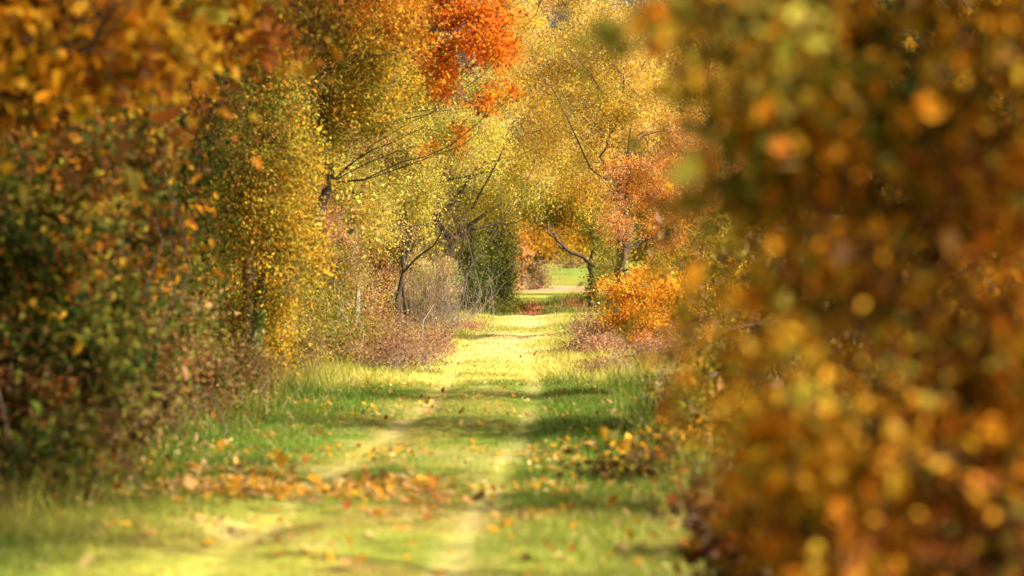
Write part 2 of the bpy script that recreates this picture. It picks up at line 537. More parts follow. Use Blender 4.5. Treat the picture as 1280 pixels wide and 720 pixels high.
# ------------------------------------------------------------------ grass
def grass_patch(n, y0, y1, x0, x1, h, w, seed, power=1.0):
    rng = np.random.default_rng(seed)
    y = y0 + (y1 - y0) * rng.uniform(size=n) ** power
    x = rng.uniform(x0, x1, n)
    d = noise2(x, y, 0.6, seed)
    rut = np.exp(-((x + 0.5 + rut_w(y)) / 0.16) ** 2) + np.exp(-((x + 1.75 + rut_w(y)) / 0.18) ** 2)
    keep = rng.uniform(size=n) < (0.35 + 0.9 * d) * (1 - 0.5 * np.clip(rut, 0, 1) * (y < 60))
    x, y = x[keep], y[keep]; n = len(x)
    z = ground_z(x, y)
    edge = sm(0.6, 1.6, np.abs(x + 1.15))
    hh = h * (0.5 + 1.1 * edge) * rng.uniform(0.5, 1.4, n) * (0.6 + 0.8 * noise2(x, y, 1.1, 77))
    a = rng.uniform(0, 2 * math.pi, n)
    ww = w * rng.uniform(0.6, 1.3, n)
    p = np.stack([x, y, z - 0.005], 1)
    s = np.stack([np.cos(a), np.sin(a), np.zeros(n)], 1)
    ln = np.stack([rng.normal(size=n), rng.normal(size=n), np.zeros(n)], 1) * 0.45
    tip = p + (ln + np.array([0, 0, 1.0])) * hh[:, None]
    v = np.stack([p - s * ww[:, None] * 0.5, p + s * ww[:, None] * 0.5, tip], 1).reshape(-1, 3)
    f = np.arange(n * 3).reshape(-1, 3)
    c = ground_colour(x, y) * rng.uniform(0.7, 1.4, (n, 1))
    dry = rng.uniform(size=n) < 0.10
    c[dry] = np.array(GC['dry']) * rng.uniform(0.6, 1.0, (dry.sum(), 1))
    return v, f, np.clip(c, 0.01, 0.75)


gs = [grass_patch(260000, 13.5, 42, -4.6, 2.2, 0.042, 0.008, 31, 1.1), grass_patch(110000, 40, 112, -4.2, 2.4, 0.075, 0.022, 32, 1.2),
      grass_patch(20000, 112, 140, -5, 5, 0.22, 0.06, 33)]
for x0, x1, sd in ((-4.0, -2.95, 34), (0.75, 1.7, 35)):
    for y0, y1, nb, hh, wb_ in ((17, 44, 5200, 0.20, 0.010), (44, 108, 4200 if x0 < 0 else 900, 0.16, 0.018)):
        k_ = grass_patch(nb, y0, y1, x0, x1, hh, wb_, sd)          # longer tufts along the verges
        gs.append(k_); sd += 10
vv = np.concatenate([g[0] for g in gs]); cc = np.concatenate([g[2] for g in gs])
link('grass', mesh_quads('grass', vv, np.arange(len(vv)).reshape(-1, 3), GRASS, cc), kind='stuff')

# ------------------------------------------------------------------ left side, front to back
p_gold = pal(gold=5, amber=3, yolive=3, rust=2, brown=2)
p_brorange = pal(rust=3, amber=2, brown=3, gold=2, olive=2)
p_hz = pal(rust=1.5, amber=1.5, brown=2, olive=4, dkgreen=3, gold=1, yolive=1)
p_olive = pal(olive=4, yolive=3, green=2, gold=1, brown=1)
p_dark = pal(dkgreen=3, olive=3, green=2, brown=1)
p_bramb = pal(brown=3, olive=3, tan=2, darkbrown=2, green=1, rust=1)
p_yel = pal(yellow=2, gold=4, yolive=3, olive=3, brown=1)
p_yol = pal(yolive=4, yellow=1, olive=4, gold=2, brown=1)
p_red = pal(redorange=4, orange=5, amber=3, rust=0.8)
p_rust = pal(rust=3, orange=2, brown=2, amber=1)
p_pinkb = pal(pink=3, tan=2, yolive=2, mauve=1)
p_yg = pal(ygreen=3, lemon=1, yolive=3, tan=2, straw=1, olive=1)
p_tan = pal(tan=3, olive=2, yolive=2, pink=1, brown=1)
p_mauve = pal(mauve=4, tan=2, brown=2, pink=1)
p_pale = pal(yellow=4, lemon=3, straw=3, gold=1, peach=2)
p_lemon = pal(lemon=3, ygreen=2, yellow=2, straw=2, yolive=1)
p_peach = pal(peach=4, pink=2, orange=3, amber=2)
p_orange = pal(amber=4, orange=2, gold=4, yellow=1)
p_ivy = pal(dkgreen=3, green=1, olive=2)
p_green = pal(green=3, olive=2, ygreen=2, yolive=1)

near_left = plant('maple_tree', 'golden leaved tree hanging its blurred yellow brown leaves into the upper left corner', 'tree', (-5.6, 16.5),
    [B(60, 30, 15.5, 150, 75, p_gold), B(150, 85, 16.5, 100, 55, p_gold), B(250, 30, 18, 90, 60, p_gold), B(30, 120, 17, 80, 50, p_brorange),
     B(-150, -120, 16, 200, 150, p_gold), B(120, -200, 17, 250, 140, p_gold)],
    420, 30, 0.085, 0.14, 101, trunk_top=(-4.9, 16.8, 5.6), trunk_r=0.2, fine=True, limb_r=0.06, twig_r=0.006, wide=0.8,
    extra_limbs=[([at(-250, 120, 16), at(20, 60, 15.4), at(60, 66, 15.3), at(115, 62, 15.3), at(135, 20, 15.2), at(160, -20, 15.2)], 0.03)])
plant('hazel_shrub', 'rust and orange hazel bush under the golden corner leaves at the left edge', 'shrub', (-4.1, 20.5),
    [B(60, 200, 20, 85, 70, p_hz), B(140, 190, 21, 80, 60, p_hz), B(170, 290, 22.5, 60, 70, p_hz), B(70, 290, 20, 70, 60, p_olive)],
    380, 44, 0.052, 0.12, 102, trunk_top=(-3.9, 20.6, 2.7), trunk_r=0.05, fine=True, limb_r=0.03, twig_r=0.005, stems=8, gap=0.5, gap_scale=0.32)
plant('elder_shrub', 'green and yellow leafy bush low on the left edge above the dark brambles', 'shrub', (-3.9, 19.6),
    [B(40, 350, 19, 75, 70, p_hz), B(110, 400, 20, 70, 60, p_dark), B(-20, 300, 19, 60, 100, p_dark), B(60, 440, 19.5, 80, 60, p_dark)],
    340, 44, 0.052, 0.12, 103, trunk_top=(-3.8, 19.7, 1.9), trunk_r=0.04, fine=True, limb_r=0.025, twig_r=0.005, stems=8, gap=0.5, gap_scale=0.32)
plant('bramble_thicket', 'dark brown bramble thicket on the grass edge at the far left', 'bramble', (-3.6, 19.5),
    [B(40, 520, 19.3, 95, 85, p_bramb), B(110, 540, 20.5, 80, 70, p_bramb), B(20, 580, 18.6, 60, 40, p_dark)],
    330, 38, 0.05, 0.12, 104, fine=True, crown='foliage', stems=70, twig_r=0.004, twigs=60, gap=0.40, bark=BARK)
plant('bramble_thicket', 'olive brown bramble thicket below the ivy covered tree, beside bright green grass', 'bramble', (-3.7, 26),
    [B(190, 500, 24, 65, 60, p_bramb), B(250, 470, 28, 60, 55, p_bramb), B(310, 465, 33, 45, 40, p_tan), B(200, 430, 25.5, 60, 60, p_bramb)],
    420, 36, 0.045, 0.13, 105, crown='foliage', stems=70, twig_r=0.004, twigs=60, gap=0.38, bark=BARK)
plant('ivy_covered_tree', 'dark green ivy covered tree left of the yellow leaved sapling', 'tree', (-3.95, 30.5),
    [B(245, 90, 30.5, 40, 70, p_dark), B(240, 190, 30, 42, 70, p_ivy), B(235, 290, 30, 45, 75, p_dark), B(225, 390, 30, 48, 75, p_dark),
     B(180, 350, 28, 45, 80, p_olive), B(270, 140, 31, 30, 60, p_olive), B(200, 60, 30, 60, 60, p_dark)],
    800, 36, 0.042, 0.14, 106, trunk_top=at(250, -60, 30.5), trunk_r=0.14, limb_r=0.05, crown='ivy', gap=0.40)
plant('field_maple', 'tall olive leaved tree with brown and gold leaves above the ivy covered tree', 'tree', (-4.6, 27.5),
    [B(215, 100, 27, 50, 40, pal(brown=3, rust=2, darkbrown=2, amber=1)), B(310, 40, 28.5, 60, 50, pal(brown=2, amber=1, yolive=2, gold=1, rust=2)), B(180, 160, 26, 50, 40, p_dark), B(250, -40, 28, 110, 60, p_yol),
     B(140, 230, 26, 50, 60, p_hz), B(390, 20, 29.5, 40, 40, pal(amber=1, brown=2, gold=1, yolive=2))],
    520, 38, 0.055, 0.15, 107, trunk_top=(-4.4, 27.6, 4.6), trunk_r=0.11, limb_r=0.03, gap=0.46, gap_scale=0.5)
plant('yellow_sapling', 'slim yellow leaved sapling with a mossy green trunk on the left verge', 'tree', at(310, 478, 39)[:2],
    [B(335, 130, 38.5, 42, 60, p_olive), B(335, 200, 38.3, 45, 60, p_yol), B(340, 280, 38.2, 42, 60, p_yel), B(295, 300, 38.3, 28, 50, p_yel), B(340, 370, 39.2, 26, 50, p_yel),
     B(345, 430, 39.4, 26, 45, p_yel), B(378, 300, 39, 26, 60, p_yel), B(285, 230, 38.5, 30, 70, p_yol), B(370, 200, 39, 35, 60, p_yel), B(282, 400, 39.5, 20, 60, p_yel)],
    1250, 36, 0.048, 0.13, 108, trunk_top=at(322, 150, 39.4), trunk_r=0.12, bark=MOSSY, limb_r=0.022, gap=0.43)
plant('olive_tree', 'olive and yellow leaved tree whose dark limbs reach right towards the red leaves', 'tree', (-4.4, 40),
    [B(390, 50, 40, 60, 45, p_yol), B(455, 55, 41, 60, 45, p_yol), B(430, 115, 41, 60, 32, p_yol), B(350, 110, 39, 45, 45, p_yol), B(440, -5, 39.5, 90, 38, pal(rust=3, orange=2, amber=3, gold=2)), B(500, 40, 40, 30, 26, pal(rust=2, amber=2, gold=1, yolive=1)),
     B(490, 110, 42, 40, 30, p_yol), B(400, 165, 41, 45, 30, p_olive), B(460, 150, 42, 40, 24, p_olive)],
    1500, 38, 0.046, 0.14, 109, trunk_top=at(345, 20, 40), trunk_r=0.12, limb_r=0.022, gap=0.44,
    extra_limbs=[([at(345, 130, 40), at(390, 100, 39.6), at(430, 75, 39.8), at(500, 66, 40.5)], 0.024), ([at(350, 160, 40.4), at(430, 115, 40.6), at(480, 120, 41)], 0.018)])
oak_rng = np.random.default_rng(5)
oak = []
for k in range(70):
    ox = oak_rng.uniform(455, 640); oy = oak_rng.uniform(-25, 170)
    if oy > 60 + 0.62 * (ox - 455) or (ox > 600 and oy > 135):     # hangs lower towards the track
        continue
    q = oak_rng.uniform()
    pp = p_red if ox > 515 - 60 * q else (p_rust if q < 0.5 else pal(amber=3, gold=2, rust=1, yolive=1))
    rr_ = oak_rng.uniform(9, 24)
    oak.append(B(ox, oy, 46 + oak_rng.normal() * 0.7, rr_ * 1.3, rr_ * 0.8, pp))
oak += [B(540, 185, 46, 7, 13, p_red), B(572, 165, 46, 14, 9, p_red), B(615, 115, 46, 16, 10, p_red), B(630, 60, 46, 14, 12, p_red)]
plant('red_oak', 'red orange leaved oak reaching over the track from the left at the top', 'tree', (-4.6, 46), oak,
    760, 34, 0.066, 0.10, 110, trunk_top=at(430, -60, 46), trunk_r=0.14, limb_r=0.014, gap=0.34, twigs=160,
    extra_limbs=[([at(440, 60, 46), at(500, 45, 46), at(560, 65, 46), at(615, 50, 46)], 0.026), ([at(440, 40, 46), at(500, 95, 45.6), at(560, 110, 45.8), at(590, 130, 46)], 0.02)])
plant('seeding_shrub', 'pink brown shrub in seed beside the yellow leaved sapling', 'shrub', at(425, 440, 50)[:2],
    [B(450, 160, 52, 48, 32, p_pinkb), B(415, 230, 50, 30, 45, p_yol), B(410, 290, 49, 26, 40, p_pinkb), B(440, 250, 51, 35, 55, p_yol), B(403, 275, 48, 8, 22, pal(redpink=2, rust=1))],
    620, 34, 0.042, 0.15, 111, trunk_top=at(435, 200, 51), trunk_r=0.06, limb_r=0.03, bark=GREY)
plant('willow_shrub', 'bright yellow green willow bush left of the track beneath the red leaves', 'shrub', at(488, 425, 63.5)[:2],
    [B(490, 200, 62, 50, 55, p_yg), B(520, 250, 63, 32, 40, p_yg), B(465, 280, 60, 30, 50, p_yg), B(560, 175, 66, 50, 35, p_yg), B(470, 150, 62, 40, 35, p_yol),
     B(600, 160, 70, 40, 28, p_lemon)],
    1500, 34, 0.050, 0.17, 112, trunk_top=at(500, 200, 63.2), trunk_r=0.07, limb_r=0.025)
plant('dry_scrub', 'tan and olive scrub with dry leaves between sapling and ivied stump', 'shrub', at(410, 450, 47)[:2],
    [B(425, 335, 49, 40, 50, pal(olive=3, tan=2, dkgreen=1, yolive=2, pink=1)), B(400, 400, 46, 42, 46, p_olive), B(450, 375, 52, 32, 50, p_pinkb), B(430, 430, 47, 50, 30, p_olive), B(370, 430, 42, 35, 45, p_tan)],
    800, 34, 0.040, 0.15, 113, crown='foliage', stems=60, twig_r=0.006, twigs=70, bark=GREY)
plant('ivied_stump', 'dark red brown leaf covered stump on the left verge near the mauve brambles', 'stump', at(470, 432, 57)[:2],
    [B(470, 345, 57, 17, 28, pal(brown=3, rust=2, darkbrown=2)), B(470, 395, 57, 19, 38, pal(brown=3, rust=2, darkbrown=3)), B(444, 395, 56, 9, 15, pal(redpink=3, red=1))],
    320, 34, 0.045, 0.10, 114, trunk_top=at(470, 335, 57), trunk_r=0.14, limb_r=0.04, crown='leaves')
plant('mauve_bramble', 'mauve brown bramble bed spilling onto the bright grass from the left', 'bramble', at(490, 465, 46)[:2],
    [B(500, 442, 45.5, 50, 20, p_mauve, 1.6), B(540, 430, 54, 26, 16, p_mauve, 3), B(450, 435, 47, 45, 28, p_tan, 1.6), B(480, 425, 52, 45, 25, p_mauve, 2)],
    620, 40, 0.036, 0.13, 115, crown='foliage', stems=90, twig_r=0.004, twigs=50, gap=0.34, bark=GREY)
plant('red_groundcover', 'low reddish weeds on the bright grass at the left track edge', 'weed', at(580, 412, 81)[:2],
    [B(582, 409, 81, 22, 6, pal(redpink=3, mauve=2, pink=2), 2), B(550, 412, 76, 20, 8, pal(mauve=2, straw=2, pink=2), 2)],
    120, 30, 0.04, 0.12, 116, crown='foliage', stems=20, twig_r=0.004, twigs=0, bark=GREY)
plant('holly_bush', 'small dark evergreen bush with a few red leaves beside the willow bush', 'shrub', at(505, 400, 70)[:2],
    [B(505, 250, 70, 16, 30, pal(dkgreen=3, green=1, rust=1)), B(500, 300, 70, 18, 35, pal(dkgreen=4, brown=2, rust=1))],
    220, 34, 0.05, 0.14, 117, trunk_top=at(505, 240, 70), trunk_r=0.06)


# bare grey shrub and dry reeds
def wand_clump(name, label, cat, px, pyb, Y, n, spread, h, r, mat, seed, part, lean=0.35, curve_amt=0.2):
    rng = np.random.default_rng(seed)
    b = at(px, pyb, Y); b[2] = gz(b[0], b[1])
    root = link(name, None, label=label, cat=cat, loc=b)
    parts = []
    for k in range(n):
        s = b + np.array([rng.normal() * spread, rng.normal() * spread, 0]); s[2] = gz(s[0], s[1])
        hh = h * rng.uniform(0.5, 1.1)
        e = s + np.array([rng.normal() * lean * hh, rng.normal() * lean * hh, hh])
        lp = curve(s, e, curve_amt * 0.5, rng, 6, 0)
        parts.append(tube(lp, np.linspace(r, r * 0.35, 6), 3))
        for q in range(3):
            i = rng.integers(2, 6)
            e2 = lp[i] + np.array([rng.normal() * 0.3, rng.normal() * 0.3, rng.uniform(0.1, 0.7)]) * h * 0.25
            parts.append(tube(curve(lp[i], e2, 0.1, rng, 4), np.linspace(r * 0.6, r * 0.3, 4), 3))
    v, f = join(parts)
    link(part, mesh_quads(part, v - b, f, mat), root, kind='stuff')
    return root, b


wand_clump('bare_shrub', 'grey leafless twiggy shrub left of the track below the yellow green willow', 'shrub', 540, 404, 86, 60, 0.30, 4.3, 0.015, GREY, 201, 'twigs', 0.20, 0.5)
root, b = wand_clump('reed_clump', 'pale straw coloured tall dry stalks left of the ivy covered trunks', 'reeds', 535, 408, 77, 260, 0.65, 1.75, 0.006, GREY, 202, 'stalks', 0.16)
v, f, c, _ = foliage([B(535, 335, 77, 36, 22, pal(straw=4, tan=2, yolive=1)), B(530, 370, 77, 40, 35, pal(straw=2, tan=3, olive=1))], 330, 26, 0.07, 0.10, 203, wide=0.22, droop=-0.9, flat=0.1)
link('blades', mesh_quads('blades', v - b, f, LEAF, c), root, kind='stuff')

# the trees at the crest
for i, (px, Y, top, lab) in enumerate([
        (591, 115, 215, 'thick ivy covered trunk standing at the crest, leftmost of the dark trunks'),
        (611, 119, 225, 'ivy covered tree with yellow patches, second of the dark trunks at the crest'),
        (633, 124, 240, 'slender ivy covered tree nearest the track opening at the crest')]):
    b = at(px, 392, Y)
    plant('crest_tree', lab, 'tree', b[:2],
          [B(px, 350, Y, 10, 42, pal(dkgreen=5, olive=1, green=1), None, 2.5), B(px + 3, 310, Y, 12, 30, pal(dkgreen=2, olive=2), None, 1.6), B(px - 6, 270, Y, 22, 28, pal(olive=3, yolive=2, brown=1)), B(px - 8, 235, Y, 30, 26, pal(yolive=3, brown=2, tan=1, olive=2)),
           B(px, 388, Y, 12, 8, p_dark)], 620, 26, 0.085, 0.2, 120 + i, trunk_top=at(px, top, Y), trunk_r=0.22, limb_r=0.08, twig_r=0.012, group='dark trunks at the crest', crown='ivy')
plant('roadside_bush', 'low dark green bush at the foot of the ivy covered trunks', 'shrub', at(640, 392, 121)[:2],
    [B(620, 384, 118, 30, 8, p_dark), B(650, 386, 122, 16, 6, p_olive)], 160, 26, 0.07, 0.16, 125, crown='foliage', stems=12, twig_r=0.008)
plant('roadside_bush', 'low green bush in the dark verge at the right of the red track', 'shrub', at(715, 388, 122)[:2],
    [B(700, 388, 117, 18, 4, p_green), B(732, 382, 124, 16, 9, p_dark)], 140, 26, 0.07, 0.16, 126, crown='foliage', stems=12, twig_r=0.008)

# trees closing over the track
plant('tunnel_tree', 'yellow green tree arching over the track in front of the crest from the left', 'tree', at(560, 396, 103)[:2],
    [B(600, 175, 100, 45, 40, p_lemon), B(650, 215, 101, 55, 38, p_lemon), B(690, 200, 102, 40, 40, p_lemon), B(580, 220, 104, 35, 35, pal(yolive=2, brown=1, grey=2, ygreen=2)),
     B(625, 250, 104, 42, 25, pal(yolive=3, olive=2, yellow=1)), B(620, 120, 103, 50, 40, p_lemon), B(662, 252, 104, 34, 16, pal(olive=2, yolive=2, green=1)), B(644, 278, 105, 12, 14, p_olive), B(560, 130, 104, 50, 60, p_yg)],
    1500, 30, 0.075, 0.24, 130, trunk_top=at(585, 150, 103), trunk_r=0.2, limb_r=0.09, twig_r=0.012,
    extra_limbs=[([at(590, 260, 102), at(615, 215, 99), at(630, 185, 99), at(640, 172, 99)], 0.05)])
plant('golden_tree', 'tall pale golden tree arching over the track from the right under the sky gap', 'tree', at(778, 420, 86)[:2],
    [B(700, 80, 86, 50, 55, p_pale), B(680, 160, 88, 45, 50, p_pale), B(740, 110, 84, 42, 55, p_pale), B(735, 190, 84, 40, 45, p_pale), B(720, 235, 86, 35, 30, pal(yellow=2, gold=3, amber=1, yolive=1)),
     B(655, 90, 92, 32, 55, p_pale), B(775, 60, 84, 40, 60, p_pale), B(775, 150, 82, 30, 50, pal(gold=2, yolive=2, brown=1)), B(740, 30, 86, 34, 35, p_pale), B(660, 30, 90, 22, 30, p_pale), B(815, 90, 86, 26, 80, p_pale)],
    2500, 30, 0.066, 0.21, 131, trunk_top=at(776, 60, 84), trunk_r=0.16, limb_r=0.055, twig_r=0.011, gap=0.45,
    extra_limbs=[([at(776, 230, 84), at(740, 215, 82.5), at(715, 160, 82), at(690, 110, 82)], 0.035), ([at(776, 150, 84), at(740, 95, 82), at(710, 60, 82)], 0.03)])
plant('arching_tree', 'green leaved tree whose dark bent limb frames the view of the field', 'tree', at(743, 391, 120)[:2],
    [B(712, 258, 119, 36, 20, p_green), B(748, 290, 119, 12, 30, p_green), B(690, 268, 119, 24, 12, pal(green=2, olive=2, yolive=2)), B(743, 360, 120, 7, 26, p_ivy), B(765, 310, 121, 20, 50, p_yg), B(740, 285, 118, 20, 16, p_green), B(665, 262, 119, 22, 14, p_olive), B(700, 240, 119, 50, 16, p_green), B(755, 260, 119, 24, 24, p_yg)],
    1400, 28, 0.085, 0.2, 132, trunk_top=at(744, 260, 120), trunk_r=0.17, limb_r=0.06, twig_r=0.012, crown='crown', gap=0.34,
    extra_limbs=[([at(742, 332, 120), at(730, 324, 118), at(712, 313, 117.5), at(695, 300, 117.5), at(684, 290, 117)], 0.10)])
plant('peach_tree', 'pale peach and pink leaved tree with a dark trunk behind the bright orange bush', 'tree', at(790, 425, 70)[:2],
    [B(800, 205, 70, 42, 26, p_peach), B(765, 240, 70, 30, 26, p_peach), B(772, 282, 69, 32, 22, pal(orange=2, peach=3, pink=2, rust=1)), B(830, 245, 71, 40, 40, p_peach), B(830, 295, 71, 34, 22, p_peach),
     B(795, 175, 72, 30, 22, pal(yellow=2, peach=2, tan=1)), B(865, 220, 72, 55, 80, p_peach), B(768, 298, 68.5, 14, 10, pal(red=2, rust=2)), B(765, 322, 70, 16, 12, p_green), B(825, 325, 70.5, 22, 10, p_yol)],
    1400, 34, 0.046, 0.13, 133, trunk_top=at(788, 160, 70), trunk_r=0.16, limb_r=0.04, twig_r=0.009, gap=0.47, gap_scale=0.45)
plant('orange_bush', 'bright orange bush glowing in the sun at the right of the track', 'shrub', at(808, 442, 57)[:2],
    [B(790, 365, 57, 36, 24, p_orange), B(830, 375, 57.5, 34, 30, p_orange), B(790, 400, 56.5, 38, 22, p_orange), B(815, 350, 58, 30, 12, pal(gold=4, amber=2, yellow=2)), B(850, 410, 57, 30, 28, p_orange), B(810, 425, 56.5, 40, 14, pal(amber=3, rust=1, orange=2))],
    620, 36, 0.055, 0.12, 134, trunk_top=at(806, 372, 57), trunk_r=0.04, crown='crown', stems=14, twig_r=0.007, gap=0.44)
plant('pink_bramble', 'pinkish brown bramble mound below the orange bush at the right track edge', 'bramble', at(800, 470, 45)[:2],
    [B(765, 462, 43.5, 40, 14, p_mauve, 1.0), B(820, 452, 44.5, 48, 30, pal(mauve=4, pink=1, tan=2, olive=1, rust=1), 1.4), B(860, 440, 46, 40, 36, pal(mauve=1, peach=2, olive=2, tan=2), 1.4)],
    520, 40, 0.036, 0.12, 135, crown='foliage', stems=70, twig_r=0.004, twigs=40, gap=0.34, bark=GREY)
plant('pink_bramble', 'pale pink weedy bank left of the orange bush, reaching the bright grass', 'bramble', at(745, 440, 58)[:2],
    [B(745, 425, 58, 26, 18, pal(pink=3, mauve=2, straw=1), 2.5), B(728, 436, 56, 24, 6, p_mauve, 1.5), B(760, 432, 55, 30, 16, pal(pink=2, mauve=2, peach=1), 1.5), B(735, 405, 74, 20, 8, pal(pink=2, straw=2), 3)],
    380, 36, 0.04, 0.13, 136, crown='foliage', stems=50, twig_r=0.004, twigs=30, gap=0.36, bark=GREY)

# ------------------------------------------------------------------ right side foreground
plant('verge_shrub', 'leafy yellow and green shrub at the right track edge in front of the blurred bush', 'shrub', at(880, 600, 23.5)[:2],
    [B(885, 540, 24, 36, 45, pal(olive=3, yolive=3, gold=2, green=1)), B(905, 490, 25, 34, 45, pal(yolive=3, amber=2, olive=2, peach=1)), B(860, 585, 22.5, 45, 24, pal(gold=2, amber=2, olive=2, brown=2)), B(840, 500, 32, 26, 22, pal(grey=2, olive=2, tan=1, yolive=1))],
    300, 34, 0.052, 0.11, 140, fine=True, crown='foliage', stems=30, twig_r=0.005, gap=0.42)
plant('leafy_twig_heap', 'low heap of twigs and fallen leaves on the grass right of the ruts', 'twig heap', at(775, 596, 21.6)[:2],
    [B(770, 592, 21.7, 48, 9, pal(dkgreen=2, brown=2, olive=2, gold=1), 0.4), B(815, 588, 21.5, 40, 14, pal(amber=1, brown=2, olive=2, gold=1), 0.5)],
    60, 18, 0.07, 0.09, 141, fine=True, crown='leaves', stems=26, twig_r=0.005, twigs=10, gap=0.3)
plant('brown_thicket', 'dark reddish brown undergrowth in the lower right foreground beside the grass', 'bramble', (1.2, 13.4),
    [B(930, 690, 13.2, 55, 60, pal(brown=3, rust=2, darkbrown=3, red=1)), B(990, 660, 13.6, 70, 80, p_bramb), B(1120, 640, 13, 110, 110, p_bramb), B(890, 640, 15.5, 40, 26, pal(mauve=2, brown=2, olive=2))],
    340, 34, 0.05, 0.10, 142, fine=True, crown='foliage', stems=60, twig_r=0.005, gap=0.36)
p_near = pal(amber=4, gold=3, rust=3, brown=3, olive=2, orange=2, darkbrown=1)
p_nearg = pal(olive=4, green=1, yolive=3, gold=2, dkgreen=2, amber=1)
p_nb_olive = pal(olive=4, yolive=4, ygreen=0.6, gold=3, amber=2, green=1, dkgreen=1)
near_blobs = [W3(0.36, 7.2, 2.16, 0.20, 0.3, 0.20, p_nb_olive), W3(0.58, 7.2, 1.98, 0.20, 0.35, 0.32, p_nb_olive), W3(0.51, 7.3, 1.55, 0.20, 0.35, 0.36, p_nb_olive),
     W3(0.64, 7.1, 1.1, 0.20, 0.35, 0.32, pal(gold=4, amber=3, yolive=2, orange=1)), W3(0.80, 7.1, 0.72, 0.22, 0.35, 0.25, pal(gold=3, amber=3, rust=2, olive=1)),
     W3(0.85, 7.3, 1.9, 0.3, 0.45, 0.4, p_nearg), W3(0.95, 7.2, 1.35, 0.35, 0.45, 0.4, p_near), W3(1.25, 7.1, 2.0, 0.38, 0.5, 0.45, p_near), W3(1.35, 7.1, 1.3, 0.36, 0.5, 0.45, p_near),
     W3(1.1, 7.2, 0.75, 0.42, 0.5, 0.35, pal(brown=4, mauve=2, rust=3, amber=2, darkbrown=2, olive=1)), W3(1.3, 7.3, 2.5, 0.5, 0.5, 0.25, p_near), W3(0.8, 7.4, 2.45, 0.4, 0.4, 0.2, p_nb_olive)]
near_bush = plant('beech_bush', 'large blurred orange and olive bush filling the right foreground close to the camera', 'shrub', (1.15, 7.6), near_blobs,
    950, 28, 0.042, 0.085, 143, trunk_top=(1.1, 7.6, 2.4), trunk_r=0.05, fine=True, limb_r=0.02, twig_r=0.004, twigs=200, gap=0.45, gap_scale=0.25, stems=18, droop=0.7, flat=0.2)

# ------------------------------------------------------------------ woodland behind the hedges (meshes shared)
def wood_tree(label, x, y, h, r, pals, seed, group, leaf=0.10, clumps=520, per=34, low=0.14):
    rng = np.random.default_rng(seed)
    bl = []
    for k in range(11):
        a = rng.uniform(0, 6.28); q = rng.uniform(0.2, 0.75) * r
        z = h * (low + (0.95 - low) * (k + rng.uniform()) / 11)
        s = r * (0.62 - 0.25 * z / h) * rng.uniform(0.8, 1.2)
        bl.append(W3(x + q * math.cos(a), y + q * math.sin(a), z, s, s, s * 1.05, pals[k % len(pals)]))
    return plant('woodland_tree', label, 'tree', (x, y), bl, clumps, per, leaf, 0.26, seed, trunk_top=(x, y, h * 0.8), trunk_r=0.2 if low < 0.4 else 0.09, limb_r=0.08, twig_r=0.012, twigs=60, gap=0.36, group=group)


g_l = 'trees behind the left hedge'
wl = [wood_tree('dark olive tree rising behind the left hedge near the front', -6.6, 24, 8.5, 2.3, [p_dark, p_olive, p_brorange], 301, g_l),
      wood_tree('yellow olive tree rising behind the willow bush', -6.4, 60, 10, 2.6, [p_yol, p_olive, p_yg], 302, g_l),
      wood_tree('brownish tree rising behind the yellow sapling', -6.8, 42, 9.5, 2.5, [p_brorange, p_yol, p_tan], 303, g_l)]
spots_l = [(0, -7.2, 18.5, 1.1, 1.0, 'dark tree at the outer left edge behind the golden leaves'), (0, -6.3, 30, 2.3, 1.05, 'dark olive tree behind the ivy covered tree'),
           (2, -6.2, 35.5, 4.1, 1.0, 'brownish tree between ivy covered tree and sapling, at the back'), (1, -6.6, 51, 0.7, 1.0, 'olive yellow tree behind the tan scrub'),
           (2, -6.6, 70, 2.9, 1.0, 'brown leaved tree behind the small evergreen bush'), (1, -6.0, 82, 3.8, 1.1, 'yellow olive tree behind the straw coloured stalks'),
           (1, -6.4, 96, 5.0, 1.15, 'yellow olive tree behind the leftmost crest trunk'), (0, -9.5, 36, 3.3, 1.2, 'dark tree in the second row behind the sapling'),
           (0, -10.5, 52, 0.4, 1.3, 'dark tree in the second row behind the tan scrub'), (2, -10.5, 75, 5.2, 1.3, 'brown tree in the second row behind the willow bush'), (0, -9.5, 26, 5.4, 1.2, 'dark tree in the second row at the far left')]
for k, x, y, rot, s, lab in spots_l:
    copy_plant(wl[k], x, y, rot, s, lab, g_l)
g_shade = 'unseen trees added on the right for shade'  # added out of view, crowns kept high to shade the left hedge
shade_tree = wood_tree('unseen tall gold and olive tree added on the right to shade the left hedge', 5.2, 26.5, 15.5, 3.6, [p_near, p_olive, p_gold], 304, g_shade, 0.13, 430, 34, low=0.5)
for x, y, rot, s, lab in [(5.5, 20, 2.0, 0.95, 'unseen tall gold and olive tree added for shade, nearer than the leafy verge shrub'), (5.4, 33, 3.1, 1.0, 'unseen tall gold and olive tree added for shade, furthest back on the right'),
                          (5.6, 13.8, 4.3, 0.95, 'unseen tall gold and olive tree added for shade, closest to the camera')]:
    copy_plant(shade_tree, x, y, rot, s, lab, g_shade)
g_h = 'hedge bushes to the right of the orange bush'
hb = plant('hedge_bush', 'gold and green hedge bush directly behind the bright orange bush', 'shrub', (3.6, 63),
    [W3(3.3, 63, 0.8, 0.9, 0.9, 0.8, p_yol), W3(4.0, 63.3, 1.3, 0.9, 0.9, 1.0, p_orange), W3(3.6, 63, 2.2, 0.8, 0.8, 0.8, p_yol), W3(4.4, 62.8, 0.8, 0.8, 0.8, 0.8, p_tan)], 420, 34, 0.06, 0.16, 320, crown='foliage', stems=24, twig_r=0.007, group=g_h)
